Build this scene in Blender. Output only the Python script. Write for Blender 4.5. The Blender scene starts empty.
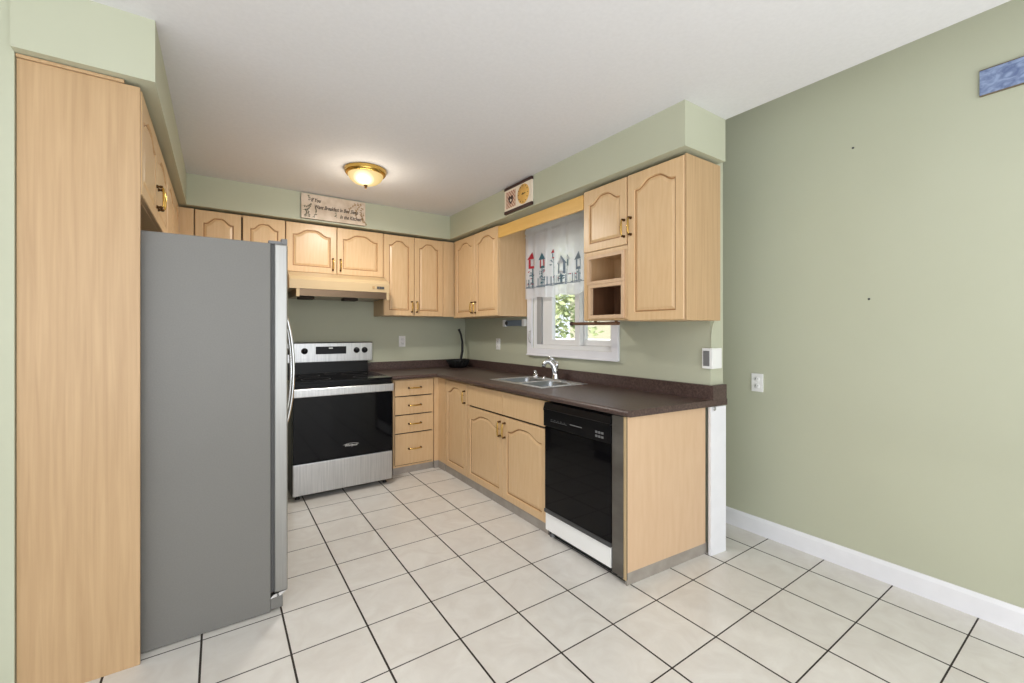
import bpy, bmesh, math, random
from mathutils import Vector, Matrix
random.seed(7)
C = bpy.context.scene
COL = C.collection
PI = math.pi

# ------------------------------------------------------------------ camera, world, lights, exposure
cam = bpy.data.cameras.new('camera'); camo = bpy.data.objects.new('camera', cam); COL.objects.link(camo)
cam.sensor_width = 36.0; cam.lens = 36 * 430.34 / 1024; cam.shift_y = -10 / 1024
cam.clip_start = 0.02; cam.clip_end = 200
camo.location = (0, 0, 1.3); camo.rotation_euler = (PI / 2, 0, -0.5978)
C.camera = camo
w = bpy.data.worlds.new('sky'); C.world = w; w.use_nodes = True
bg = w.node_tree.nodes['Background']; bg.inputs[0].default_value = (0.90, 0.95, 1.0, 1); bg.inputs[1].default_value = 1.5
def light(name, kind, loc, rot, energy, color, **kw):
    l = bpy.data.lights.new(name, kind); l.energy = energy; l.color = color
    for k, v in kw.items(): setattr(l, k, v)
    o = bpy.data.objects.new(name, l); COL.objects.link(o); o.location = loc; o.rotation_euler = rot
    return o
# unseen fill light added behind the camera to brighten surfaces facing it
light('rear_fill_light', 'AREA', (0.2, -3.4, 1.35), (PI / 2, 0, 0), 36, (0.95, 0.97, 1.0), shape='RECTANGLE', size=4.0, size_y=2.1)
# added unseen panel behind the camera, aimed up to brighten the ceiling
light('ceiling_fill_light', 'AREA', (-0.1, -1.5, 0.75), (PI, 0, 0), 90, (0.90, 0.95, 1.0), shape='RECTANGLE', size=3.0, size_y=2.0)
# added downward area light without a fixture, lifting floor and lower walls
light('overhead_fill_light', 'AREA', (0.0, -1.2, 2.2), (0, 0, 0), 34, (1.0, 0.98, 0.96), shape='RECTANGLE', size=1.2, size_y=0.6)
light('sun', 'SUN', (8, -4, 12), Vector((0.45, 0.35, -0.82)).to_track_quat('-Z', 'Y').to_euler(), 5.0, (1.0, 0.95, 0.86), angle=0.02)
C.view_settings.view_transform = 'Standard'; C.view_settings.look = 'None'
C.view_settings.gamma = 1; C.view_settings.use_curve_mapping = False
C.view_settings.exposure = 0.0

# ------------------------------------------------------------------ materials
def lin(r, g, b):
    f = lambda v: (v / 255) / 12.92 if v / 255 <= 0.04045 else ((v / 255 + 0.055) / 1.055) ** 2.4
    return (f(r), f(g), f(b), 1)
def mat(name, col, rough=0.5, metal=0.0, **kw):
    m = bpy.data.materials.new(name); m.use_nodes = True
    b = m.node_tree.nodes['Principled BSDF']
    b.inputs['Base Color'].default_value = col; b.inputs['Roughness'].default_value = rough; b.inputs['Metallic'].default_value = metal
    for k, v in kw.items(): b.inputs[k].default_value = v
    return m
def nodes(m): return m.node_tree.nodes, m.node_tree.links, m.node_tree.nodes['Principled BSDF']
def noise_mat(name, c1, c2, scale=(1, 1, 1), nscale=5, detail=4, rough=0.5, lo=0.3, hi=0.7, bump=0.0, metal=0.0, coord='Object', dist=0.0, **kw):
    m = mat(name, c1, rough, metal, **kw); N, L, b = nodes(m)
    tc = N.new('ShaderNodeTexCoord'); mp = N.new('ShaderNodeMapping'); mp.inputs['Scale'].default_value = scale
    nz = N.new('ShaderNodeTexNoise'); nz.inputs['Scale'].default_value = nscale; nz.inputs['Detail'].default_value = detail; nz.inputs['Distortion'].default_value = dist
    cr = N.new('ShaderNodeValToRGB'); cr.color_ramp.elements[0].position = lo; cr.color_ramp.elements[1].position = hi
    cr.color_ramp.elements[0].color = c1; cr.color_ramp.elements[1].color = c2
    L.new(tc.outputs[coord], mp.inputs[0]); L.new(mp.outputs[0], nz.inputs['Vector']); L.new(nz.outputs['Fac'], cr.inputs[0]); L.new(cr.outputs[0], b.inputs['Base Color'])
    if bump:
        bp = N.new('ShaderNodeBump'); bp.inputs['Strength'].default_value = bump; bp.inputs['Distance'].default_value = 0.002
        L.new(nz.outputs['Fac'], bp.inputs['Height']); L.new(bp.outputs[0], b.inputs['Normal'])
    return m
M = {}
M['wall'] = noise_mat('green_paint', lin(187, 189, 166), lin(191, 193, 171), nscale=1.3, rough=0.55, bump=0.02)
M['ceil'] = noise_mat('ceiling_paint', lin(222, 221, 223), lin(226, 225, 227), nscale=60, rough=0.8, bump=0.12)
M['trim'] = noise_mat('white_trim_paint', lin(234, 234, 238), lin(240, 240, 244), nscale=9, rough=0.35)
M['vinyl'] = mat('white_window_vinyl', lin(236, 236, 236), 0.3)
M['maple'] = noise_mat('maple', lin(216, 180, 135), lin(224, 191, 148), scale=(9, 9, 0.9), nscale=6, detail=6, rough=0.33, bump=0.05, dist=0.3)
M['maple_flat'] = noise_mat('maple_laminate', lin(212, 178, 143), lin(218, 186, 152), scale=(5, 5, 0.7), nscale=7, detail=5, rough=0.45)
M['maple_tall'] = noise_mat('maple_end_panel', lin(184, 151, 112), lin(198, 165, 125), scale=(14, 14, 0.45), nscale=5, detail=7, rough=0.42, dist=0.5)
M['maple_gold'] = noise_mat('golden_maple', lin(226, 178, 96), lin(232, 186, 106), scale=(6, 0.8, 6), nscale=6, rough=0.4)
M['groove_brown'] = noise_mat('brown_door_groove', lin(150, 108, 66), lin(172, 128, 84), nscale=30, rough=0.5)  # darker brown along the groove floors of the raised-panel doors
M['maple_dark'] = noise_mat('dark_brown_wood', lin(112, 78, 54), lin(124, 88, 62), scale=(9, 9, 0.9), nscale=5, rough=0.6)  # dark brown wood of the lower cubby lining and the towel rod
M['gap'] = mat('dark_gap', lin(45, 35, 26), 0.8)
M['brown'] = noise_mat('brown_laminate', lin(66, 50, 46), lin(100, 81, 75), nscale=90, detail=8, rough=0.36, lo=0.35, hi=0.75, dist=0.6)
M['kick'] = noise_mat('grey_vinyl_kick', lin(150, 142, 133), lin(166, 158, 149), nscale=14, rough=0.5)
M['steel'] = noise_mat('brushed_steel', lin(178, 178, 178), lin(196, 196, 196), scale=(1, 1, 60), nscale=6, rough=0.32, metal=1.0)
M['steel_h'] = noise_mat('brushed_range_steel', lin(176, 176, 176), lin(198, 197, 196), scale=(40, 40, 1), nscale=4, rough=0.3, metal=1.0)
M['sinklit'] = mat('lit_rim_steel', lin(242, 243, 245), 0.38, 1.0)  # rim copy of the sink steel, lightened to paint its bright reflections
M['fridge_side'] = noise_mat('grey_fridge_enamel', lin(118, 116, 112), lin(122, 120, 116), nscale=180, rough=0.45, bump=0.15)
M['fridge_door'] = noise_mat('fridge_door_steel', lin(152, 151, 148), lin(163, 162, 159), scale=(60, 60, 1), nscale=4, rough=0.36, metal=0.85)
M['dkgrey'] = mat('dark_grey_gasket', lin(72, 72, 72), 0.6)
M['trackgrey'] = mat('grey_track', lin(168, 168, 168), 0.6)
M['grey'] = mat('mid_grey_plastic', lin(120, 120, 121), 0.5)
M['sinkshade'] = mat('shaded_bowl_steel', lin(166, 171, 176), 0.3, 1.0)  # darker copy of the sink steel, painting the shade inside the bowls
M['chrome'] = mat('chrome', lin(225, 226, 228), 0.08, 1.0)
M['blackglass'] = mat('black_glass', (0.003, 0.003, 0.004, 1), 0.05, IOR=1.28)
M['black'] = mat('black_plastic', (0.005, 0.005, 0.006, 1), 0.3, IOR=1.3)
M['blackmatt'] = mat('black_matt', (0.008, 0.008, 0.009, 1), 0.6)
M['dwmetal'] = noise_mat('dark_filler_metal', lin(92, 88, 82), lin(124, 120, 114), scale=(1, 1, 2.5), nscale=3, rough=0.4, metal=0.5)
M['white'] = mat('white_enamel', lin(238, 238, 236), 0.3)
M['bright'] = mat('bright_white_enamel', lin(252, 252, 250), 0.3)
M['plate'] = mat('white_plate_plastic', lin(240, 240, 238), 0.35)
M['cream'] = mat('cream_enamel', lin(192, 167, 128), 0.3)
M['brass'] = mat('brass', lin(206, 170, 92), 0.22, 1.0)
M['dkbrass'] = mat('antique_brass_dark', lin(84, 56, 26), 0.35, 0.8)
M['hoodmetal'] = mat('hood_underside_metal', lin(150, 128, 108), 0.3, 1.0)
M['red'] = mat('red_thread', lin(176, 38, 52), 0.8)
M['teal'] = mat('teal_thread', lin(66, 104, 116), 0.8)
M['greyblue'] = mat('grey_blue_thread', lin(122, 136, 150), 0.8)
M['canvas'] = noise_mat('tan_canvas', lin(206, 186, 164), lin(230, 214, 198), nscale=14, detail=6, rough=0.8)
M['ink'] = mat('dark_ink', lin(58, 44, 38), 0.8)
M['sepia'] = mat('sepia_ink', lin(176, 142, 100), 0.8)
M['twig'] = mat('olive_ink', lin(92, 92, 70), 0.8)
M['canvas_edge'] = mat('dark_canvas_edge', lin(120, 106, 84), 0.8)
M['plum'] = mat('dark_plum_paint', lin(62, 36, 32), 0.45)
M['clockface'] = mat('cream_clock_paint', lin(240, 226, 206), 0.5)
M['amber'] = mat('amber_dial', lin(232, 182, 96), 0.5)
M['rust'] = mat('rust_check', lin(178, 118, 102), 0.6)
M['leaf'] = noise_mat('leaf_green', lin(128, 146, 92), lin(216, 224, 176), nscale=3, detail=2, rough=0.6, coord='Object')
M['bark'] = noise_mat('bark', lin(86, 70, 54), lin(120, 100, 80), scale=(6, 6, 1), nscale=5, rough=0.9)
M['siding'] = noise_mat('cream_siding', lin(226, 214, 194), lin(236, 226, 208), scale=(1, 1, 14), nscale=2, rough=0.7)
M['roofgrey'] = noise_mat('pale_roof_shingle', lin(224, 222, 218), lin(236, 234, 232), nscale=30, rough=0.8)
M['fencewood'] = noise_mat('fence_boards', lin(226, 214, 196), lin(236, 226, 210), scale=(1, 1, 0.2), nscale=8, rough=0.8)
M['lawn'] = noise_mat('lawn', lin(92, 118, 62), lin(130, 150, 86), nscale=20, detail=8, rough=0.9)
M['bulb'] = mat('bulb_glow', (1, 1, 1, 1), 0.5)

def checker():
    m = mat('rust_checks', lin(200, 150, 130), 0.6); N, L, b = nodes(m)
    tc = N.new('ShaderNodeTexCoord'); ch = N.new('ShaderNodeTexChecker'); ch.inputs['Scale'].default_value = 62
    ch.inputs['Color1'].default_value = lin(222, 196, 172); ch.inputs['Color2'].default_value = lin(182, 128, 108)
    mp = N.new('ShaderNodeMapping'); mp.inputs['Scale'].default_value = (1, 0, 1); L.new(tc.outputs['Object'], mp.inputs[0])
    L.new(mp.outputs[0], ch.inputs['Vector']); L.new(ch.outputs['Color'], b.inputs['Base Color']); return m
M['checker'] = checker()
# floor tiles: 12 inch beige ceramic with dark grout
def tile_mat():
    m = mat('floor_tile', lin(206, 199, 188), 0.30); N, L, b = nodes(m)
    geo = N.new('ShaderNodeNewGeometry'); sep = N.new('ShaderNodeSeparateXYZ'); L.new(geo.outputs['Position'], sep.inputs[0])
    def mth(op, a, bb=None, cc=None):
        n = N.new('ShaderNodeMath'); n.operation = op
        for i, v in enumerate((a, bb, cc)):
            if v is None: continue
            if isinstance(v, (int, float)): n.inputs[i].default_value = v
            else: L.new(v, n.inputs[i])
        return n.outputs[0]
    S = 0.3015
    def edge(out, off):
        u = mth('DIVIDE', mth('SUBTRACT', out, off), S)
        fr = mth('FRACT', u)
        return mth('MULTIPLY', mth('MINIMUM', fr, mth('SUBTRACT', 1.0, fr)), S), mth('FLOOR', u)
    dx, ix = edge(sep.outputs[0], 0.5424); dy, iy = edge(sep.outputs[1], 3.1363)
    gx = mth('LESS_THAN', dx, 0.0040); gy = mth('LESS_THAN', dy, 0.0029)
    g = mth('MAXIMUM', gx, gy)
    comb = N.new('ShaderNodeCombineXYZ'); L.new(ix, comb.inputs[0]); L.new(iy, comb.inputs[1])
    wn = N.new('ShaderNodeTexWhiteNoise'); L.new(comb.outputs[0], wn.inputs['Vector'])
    ad = N.new('ShaderNodeVectorMath'); ad.operation = 'MULTIPLY_ADD'
    L.new(wn.outputs['Color'], ad.inputs[0]); ad.inputs[1].default_value = (30, 30, 30); L.new(geo.outputs['Position'], ad.inputs[2])
    nz = N.new('ShaderNodeTexNoise'); nz.inputs['Scale'].default_value = 7; nz.inputs['Detail'].default_value = 8; nz.inputs['Roughness'].default_value = 0.6; nz.inputs['Distortion'].default_value = 1.2
    L.new(ad.outputs[0], nz.inputs['Vector'])
    cr = N.new('ShaderNodeValToRGB'); cr.color_ramp.elements[0].position = 0.32; cr.color_ramp.elements[1].position = 0.68
    cr.color_ramp.elements[0].color = lin(214, 209, 202); cr.color_ramp.elements[1].color = lin(225, 222, 216)
    L.new(nz.outputs['Fac'], cr.inputs[0])
    mx = N.new('ShaderNodeMix'); mx.data_type = 'RGBA'; mx.inputs['B'].default_value = lin(44, 36, 29)
    L.new(g, mx.inputs['Factor']); L.new(cr.outputs[0], mx.inputs['A']); L.new(mx.outputs['Result'], b.inputs['Base Color'])
    r = mth('ADD', 0.30, mth('MULTIPLY', g, 0.5)); L.new(r, b.inputs['Roughness'])
    h = mth('SUBTRACT', mth('MULTIPLY', nz.outputs['Fac'], 0.15), g)
    bp = N.new('ShaderNodeBump'); bp.inputs['Strength'].default_value = 0.35; bp.inputs['Distance'].default_value = 0.002
    L.new(h, bp.inputs['Height']); L.new(bp.outputs[0], b.inputs['Normal'])
    return m
M['tile'] = tile_mat()

def mixed(name, build):
    m = bpy.data.materials.new(name); m.use_nodes = True; N, L = m.node_tree.nodes, m.node_tree.links
    N.clear(); out = N.new('ShaderNodeOutputMaterial'); L.new(build(N, L), out.inputs[0]); return m
def sheer(N, L):
    d = N.new('ShaderNodeBsdfDiffuse'); d.inputs[0].default_value = lin(250, 250, 252)
    t = N.new('ShaderNodeBsdfTranslucent'); t.inputs[0].default_value = lin(252, 252, 255)
    p = N.new('ShaderNodeBsdfTransparent')
    a = N.new('ShaderNodeMixShader'); a.inputs[0].default_value = 0.5; L.new(d.outputs[0], a.inputs[1]); L.new(t.outputs[0], a.inputs[2])
    b = N.new('ShaderNodeMixShader'); b.inputs[0].default_value = 0.14; L.new(a.outputs[0], b.inputs[1]); L.new(p.outputs[0], b.inputs[2])
    return b.outputs[0]
M['sheer'] = mixed('sheer_curtain_fabric', sheer)
def pane(N, L):
    g = N.new('ShaderNodeBsdfGlossy'); g.inputs['Roughness'].default_value = 0.02
    p = N.new('ShaderNodeBsdfTransparent'); p.inputs[0].default_value = (0.96, 0.97, 0.97, 1)
    b = N.new('ShaderNodeMixShader'); b.inputs[0].default_value = 0.06; L.new(p.outputs[0], b.inputs[1]); L.new(g.outputs[0], b.inputs[2])
    return b.outputs[0]
M['glass'] = mixed('window_glass', pane)
def dome(N, L):
    # lit frosted glass: brightest round the bulb it holds, amber at the rim
    tc = N.new('ShaderNodeTexCoord'); le = N.new('ShaderNodeVectorMath'); le.operation = 'DISTANCE'
    le.inputs[1].default_value = (-0.03, -0.06, -0.085); L.new(tc.outputs['Object'], le.inputs[0])
    cr = N.new('ShaderNodeValToRGB'); e = cr.color_ramp.elements
    e[0].position = 0.03; e[0].color = (2.4, 2.1, 1.5, 1); e[1].position = 0.16; e[1].color = (0.78, 0.52, 0.18, 1)
    x = e.new(0.075); x.color = (1.05, 0.80, 0.38, 1)
    L.new(le.outputs['Value'], cr.inputs[0])
    em = N.new('ShaderNodeEmission'); L.new(cr.outputs[0], em.inputs[0]); em.inputs[1].default_value = 1.0
    return em.outputs[0]
M['dome'] = mixed('lit_frosted_glass', dome)
def border(N, L):
    b = N.new('ShaderNodeBsdfPrincipled'); b.inputs['Roughness'].default_value = 0.7
    tc = N.new('ShaderNodeTexCoord'); mp = N.new('ShaderNodeMapping'); mp.inputs['Scale'].default_value = (1, 1, 1.6)
    nz = N.new('ShaderNodeTexNoise'); nz.inputs['Scale'].default_value = 22; nz.inputs['Detail'].default_value = 5; nz.inputs['Distortion'].default_value = 1.5
    cr = N.new('ShaderNodeValToRGB'); e = cr.color_ramp.elements
    e[0].position = 0.34; e[0].color = lin(104, 120, 160); e[1].position = 0.62; e[1].color = lin(152, 168, 202)
    L.new(tc.outputs['Object'], mp.inputs[0]); L.new(mp.outputs[0], nz.inputs['Vector']); L.new(nz.outputs['Fac'], cr.inputs[0]); L.new(cr.outputs[0], b.inputs['Base Color'])
    return b.outputs[0]
M['border'] = mixed('blue_floral_print', border)

# ------------------------------------------------------------------ mesh helpers
def box(bm, x0, x1, y0, y1, z0, z1, bev=0.0, mi=0, seg=2):
    n0 = set(bm.faces)
    r = bmesh.ops.create_cube(bm, size=1.0)
    bmesh.ops.scale(bm, verts=r['verts'], vec=(abs(x1 - x0), abs(y1 - y0), abs(z1 - z0)))
    bmesh.ops.translate(bm, verts=r['verts'], vec=((x0 + x1) / 2, (y0 + y1) / 2, (z0 + z1) / 2))
    if bev:
        es = list({e for v in r['verts'] for e in v.link_edges})
        bmesh.ops.bevel(bm, geom=es, offset=bev, segments=seg, affect='EDGES', profile=0.7)
    for f in bm.faces:
        if f not in n0: f.material_index = mi
def prism(bm, pts, ax, a0, a1, mi=0):
    """polygon in the plane across axis ax ('x': pts are (y,z); 'y': (x,z); 'z': (x,y)) extruded a0..a1"""
    mk = {'x': lambda p, a: (a, p[0], p[1]), 'y': lambda p, a: (p[0], a, p[1]), 'z': lambda p, a: (p[0], p[1], a)}[ax]
    A = [bm.verts.new(mk(p, a0)) for p in pts]; B = [bm.verts.new(mk(p, a1)) for p in pts]
    n = len(pts); F = [bm.faces.new(A), bm.faces.new(B[::-1])]
    for i in range(n): F.append(bm.faces.new((A[i], B[i], B[(i + 1) % n], A[(i + 1) % n])))
    for f in F: f.material_index = mi
    bmesh.ops.recalc_face_normals(bm, faces=F)
def tube(bm, pts, r, seg=10, mi=0, caps=True):
    pts = [Vector(p) for p in pts]; rs = r if isinstance(r, (list, tuple)) else [r] * len(pts)
    rings = []; up = None
    for i, p in enumerate(pts):
        t = (pts[min(i + 1, len(pts) - 1)] - pts[max(i - 1, 0)]).normalized()
        if up is None:
            up = Vector((0, 0, 1)) if abs(t.z) < 0.9 else Vector((1, 0, 0))
        a = t.cross(up); a = a.normalized() if a.length > 1e-6 else t.orthogonal().normalized()
        b = a.cross(t).normalized(); up = b
        rings.append([bm.verts.new(p + (a * math.cos(2 * PI * k / seg) + b * math.sin(2 * PI * k / seg)) * rs[i]) for k in range(seg)])
    F = []
    for A, B in zip(rings, rings[1:]):
        for k in range(seg): F.append(bm.faces.new((A[k], A[(k + 1) % seg], B[(k + 1) % seg], B[k])))
    if caps: F.append(bm.faces.new(rings[0][::-1])); F.append(bm.faces.new(rings[-1]))
    for f in F: f.material_index = mi; f.smooth = len(f.verts) == 4
    bmesh.ops.recalc_face_normals(bm, faces=F)
def lathe(bm, prof, cx=0, cy=0, cz=0, seg=32, mi=0, ax='z'):
    mk = {'z': lambda r, h, a: (cx + r * math.cos(a), cy + r * math.sin(a), cz + h),
          'y': lambda r, h, a: (cx + r * math.cos(a), cy + h, cz + r * math.sin(a)),
          'x': lambda r, h, a: (cx + h, cy + r * math.cos(a), cz + r * math.sin(a))}[ax]
    rings = []
    for r, h in prof:
        rings.append([bm.verts.new(mk(0, h, 0))] if r < 1e-6 else [bm.verts.new(mk(r, h, 2 * PI * k / seg)) for k in range(seg)])
    F = []
    for A, B in zip(rings, rings[1:]):
        if len(A) == 1 and len(B) == 1: continue
        for k in range(seg):
            k2 = (k + 1) % seg
            if len(A) == 1: F.append(bm.faces.new((A[0], B[k2], B[k])))
            elif len(B) == 1: F.append(bm.faces.new((A[k], A[k2], B[0])))
            else: F.append(bm.faces.new((A[k], A[k2], B[k2], B[k])))
    for f in F: f.material_index = mi; f.smooth = True
    bmesh.ops.recalc_face_normals(bm, faces=F)
def link(name, me, ms, parent=None, loc=(0, 0, 0), rot=(0, 0, 0)):
    for m in (ms if isinstance(ms, (list, tuple)) else [ms]): me.materials.append(M[m] if isinstance(m, str) else m)
    o = bpy.data.objects.new(name, me); COL.objects.link(o); o.parent = parent; o.location = loc; o.rotation_euler = rot
    return o
def obj(name, bm, ms, parent=None, loc=(0, 0, 0), rot=(0, 0, 0)):
    me = bpy.data.meshes.new(name); bm.to_mesh(me); bm.free()
    return link(name, me, ms, parent, loc, rot)
def boxes(name, L, ms, parent=None, bev=0.0, **k):
    bm = bmesh.new()
    for b in L: box(bm, *b[:6], bev=bev, mi=b[6] if len(b) > 6 else 0)
    return obj(name, bm, ms, parent, **k)
def tag(o, label, cat, group=None):
    o['label'] = label; o['category'] = cat
    if group: o['group'] = group
    return o
def thing(name, label, cat, loc=(0, 0, 0), rz=0, group=None):
    o = bpy.data.objects.new(name, None); COL.objects.link(o); o.location = loc; o.rotation_euler = (0, 0, rz); o.empty_display_size = 0.1
    return tag(o, label, cat, group)
def struct(name, bm_or_boxes, ms, label=None, parent=None, bev=0.0):
    o = boxes(name, bm_or_boxes, ms, parent, bev) if isinstance(bm_or_boxes, list) else obj(name, bm_or_boxes, ms, parent)
    if parent is None: o['kind'] = 'structure'
    if label: o['label'] = label
    return o
def text(name, s, size, ms, parent, loc, rot, shear=0.0, sx=1.0, ext=0.0006, align='LEFT', bold=0.0):
    cu = bpy.data.curves.new(name, 'FONT'); cu.body = s; cu.size = size; cu.shear = shear; cu.extrude = ext; cu.align_x = align; cu.resolution_u = 3
    cu.offset = bold; t = bpy.data.objects.new(name, cu); COL.objects.link(t)
    bpy.context.view_layer.update()
    me = bpy.data.meshes.new_from_object(t.evaluated_get(bpy.context.evaluated_depsgraph_get()))
    COL.objects.unlink(t); bpy.data.objects.remove(t)
    for v in me.vertices: v.co.x *= sx
    return link(name, me, ms, parent, loc, rot)

# ------------------------------------------------------------------ the room
XW, YB, XL, XR, ZC = 2.3825, 4.4727, -0.5839, 2.8634, 2.505
XS, YS, ZS = 1.9997, 4.0958, 2.2667          # soffit faces
YN = -3.6                                    # the dining end, left open to the sky
struct('floor', [(-4.6, XR + 0.12, YN, YB + 0.14, -0.1, 0)], 'tile', 'beige ceramic tile floor with dark grout')
struct('ceiling', [(-4.6, XW, YN, YB + 0.14, ZC, ZC + 0.3)], 'ceil', 'flat off-white ceiling')
bm = bmesh.new()
prism(bm, [(XW, ZC), (XR + 0.12, ZC + (XR + 0.12 - XW) * (1.205 / XW)), (XR + 0.12, 3.0), (XW, 3.0)], 'y', YN, 2.1)
struct('ceiling_cove', bm, 'ceil', 'sloped ceiling strip along the dining wall')
struct('wall_left', [(XL - 0.12, XL, 2.195, YB + 0.14, 0, ZC), (-4.6, XL - 0.12, 2.195, 2.315, 0, ZC)], 'wall', 'green painted wall beside the pantry panel')
struct('wall_back', [(XL, XW + 0.13, YB, YB + 0.14, 0, ZC + 0.1)], 'wall', 'green painted wall behind the range')
WY0, WY1, WZ0, WZ1 = 2.185, 3.155, 1.15, 2.12   # window opening
YE = 1.43
struct('wall_right', [(XW, XW + 0.13, YE, WY0, 0, 2.75), (XW, XW + 0.13, WY1, YB, 0, 2.75), (XW, XW + 0.13, WY0, WY1, 0, WZ0), (XW, XW + 0.13, WY0, WY1, WZ1, 2.75)], 'wall', 'green painted wall with the sink window')
struct('wall_dining', [(XR, XR + 0.12, YN, 2.1, 0, 3.0)], 'wall', 'green painted dining wall with white baseboard')
struct('wall_return', [(XW + 0.13, XR, 2.0, 2.1, 0, 3.0)], 'wall', 'short green return wall behind the window wall')
struct('soffit_back', [(XL, XS, YS, YB, ZS, ZC)], 'wall', 'green soffit above the back cabinets')
struct('soffit_right', [(XS, XW, 1.341, YB, ZS, ZC)], 'wall', 'green soffit above the window')
struct('soffit_left', [(XL, -0.2045, 2.1578, YS, ZS, ZC)], 'wall', 'green soffit above the fridge cabinets')
bm = bmesh.new()
prism(bm, [(XR, 0), (XR - 0.014, 0), (XR - 0.014, 0.088), (XR - 0.009, 0.1), (XR - 0.005, 0.106), (XR, 0.108)], 'y', YN, 1.999)
struct('baseboard_right', bm, 'trim', 'white baseboard along the dining wall')

# window: casing, frame, sashes, glass
win = thing('window_1', 'white vinyl slider window above the sink', 'window'); win['kind'] = 'structure'
cx0, cx1 = 2.362, XW
bm = bmesh.new()
box(bm, cx0, cx1, 2.122, WY0, 1.085, 2.19, 0.004); box(bm, cx0, cx1, WY1, 3.222, 1.085, 2.19, 0.004)
box(bm, cx0, cx1, WY0, WY1, 1.085, WZ0, 0.004); box(bm, cx0, cx1, WY0, WY1, WZ1, 2.19, 0.004)
box(bm, cx0 - 0.012, cx0 + 0.002, 2.122, 3.222, 1.083, 1.096, 0.003)
obj('casing', bm, 'trim', win)
bm = bmesh.new()
for (a, b, c, d) in ((WY0, WY1, WZ0, WZ0 + 0.035), (WY0, WY1, WZ1 - 0.035, WZ1), (WY0, WY0 + 0.03, WZ0 + 0.035, WZ1 - 0.035), (WY1 - 0.05, WY1, WZ0 + 0.035, WZ1 - 0.035)):
    box(bm, XW + 0.004, XW + 0.13, a, b, c, d, 0.003)
box(bm, XW + 0.002, XW + 0.10, 3.04, 3.10, WZ0 + 0.035, WZ1 - 0.035, 0.002, 1)
obj('frame', bm, ['vinyl', 'trackgrey'], win)
def sash(y0, y1, x0, x1, sl, sr, rail=0.045):
    z0, z1 = WZ0 + 0.036, WZ1 - 0.036
    bm = bmesh.new()
    box(bm, x0, x1, y0, y0 + sr, z0, z1, 0.004); box(bm, x0, x1, y1 - sl, y1, z0, z1, 0.004)
    box(bm, x0, x1, y0 + sr, y1 - sl, z0, z0 + rail, 0.004); box(bm, x0, x1, y0 + sr, y1 - sl, z1 - rail, z1, 0.004)
    s = obj('sash', bm, 'vinyl', win)
    xm = (x0 + x1) / 2
    boxes('glass_pane', [(xm - 0.002, xm + 0.002, y0 + sr - 0.003, y1 - sl + 0.003, z0 + rail - 0.003, z1 - rail + 0.003)], 'glass', s)
    return s
s1 = sash(2.56, 3.035, 2.40, 2.44, 0.13, 0.055)
sash(2.217, 2.60, 2.452, 2.49, 0.045, 0.035)
bm = bmesh.new(); tube(bm, [(2.36, 3.165, 1.20), (2.347, 3.165, 1.205), (2.343, 3.165, 1.24), (2.347, 3.165, 1.30), (2.36, 3.165, 1.305)], 0.0045, 8)
obj('sash_latch', bm, 'steel', win)

# ------------------------------------------------------------------ cabinet kit (local: x right, y into the wall, z up, doors stand proud of y=0)
def arch(t, h):
    a = abs(t) / 0.92
    if a > 1: return 0.0
    x = max(0.0, min(1.0, (0.96 - a) / 0.72)); S = x * x * (3 - 2 * x)
    return h * (0.82 * S + 0.18 * (0.5 + 0.5 * math.cos(PI * a)))
def door_mesh(w, h, arched=True, fr=0.05, th=0.019, ah=None):
    """cathedral raised-panel door, lower-left front corner at (0,-th,0)"""
    bm = bmesh.new(); n = 26
    ah = min(0.048, 0.15 * w) if ah is None else ah
    if not arched: ah = 0.0
    def loop(ins, y, top_ins=None):
        x0, x1, z0 = ins, w - ins, ins
        zt = h - (ins if top_ins is None else top_ins)
        P = [(x0, z0), (x1, z0)]
        for i in range(n + 1):
            t = 1 - 2 * i / n; P.append(((x0 + x1) / 2 + t * (x1 - x0) / 2, zt - ah + arch(t, ah)))
        return [bm.verts.new((x, y, z)) for x, z in P]
    def rect(ins, y):
        x0, x1 = ins, w - ins
        P = [(x0, ins), (x1, ins)] + [(x1 + (x0 - x1) * i / n, h - ins) for i in range(n + 1)]
        return [bm.verts.new((x, y, z)) for x, z in P]
    L = [rect(0, 0), rect(0, -th + 0.003), rect(0.003, -th), loop(fr, -th), loop(fr + 0.003, -th + 0.009), loop(fr + 0.010, -th + 0.009), loop(fr + 0.026, -th + 0.002)]
    for j, (A, B) in enumerate(zip(L, L[1:])):
        k = len(A)
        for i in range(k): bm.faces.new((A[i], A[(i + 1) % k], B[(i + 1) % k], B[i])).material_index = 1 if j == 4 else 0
    bm.faces.new(L[-1]); bm.faces.new(L[0][::-1])
    bmesh.ops.recalc_face_normals(bm, faces=bm.faces[:])
    return bm
def pull(x, z, vertical=True, ln=0.10, y=-0.019):
    """antique bail pull with dark mounts"""
    bm = bmesh.new(); d = 0.027; h = ln / 2
    P = [(-h, 0), (-h, -d * 0.75), (-h * 0.82, -d), (-h * 0.35, -d * 1.06), (h * 0.35, -d * 1.06), (h * 0.82, -d), (h, -d * 0.75), (h, 0)]
    mk = (lambda a, b: (x, y + b, z + a)) if vertical else (lambda a, b: (x + a, y + b, z))
    tube(bm, [mk(a, b) for a, b in P], [0.0045, 0.0045, 0.005, 0.0062, 0.0062, 0.005, 0.0045, 0.0045], 8, 0)
    for s in (-h, h):
        c = mk(s, 0); lathe(bm, [(0, -0.026), (0.006, -0.024), (0.0075, -0.016), (0.005, -0.009), (0.0085, -0.004), (0.0085, 0.0)], c[0], c[1], c[2], 12, 1, 'y')
    return bm
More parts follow.
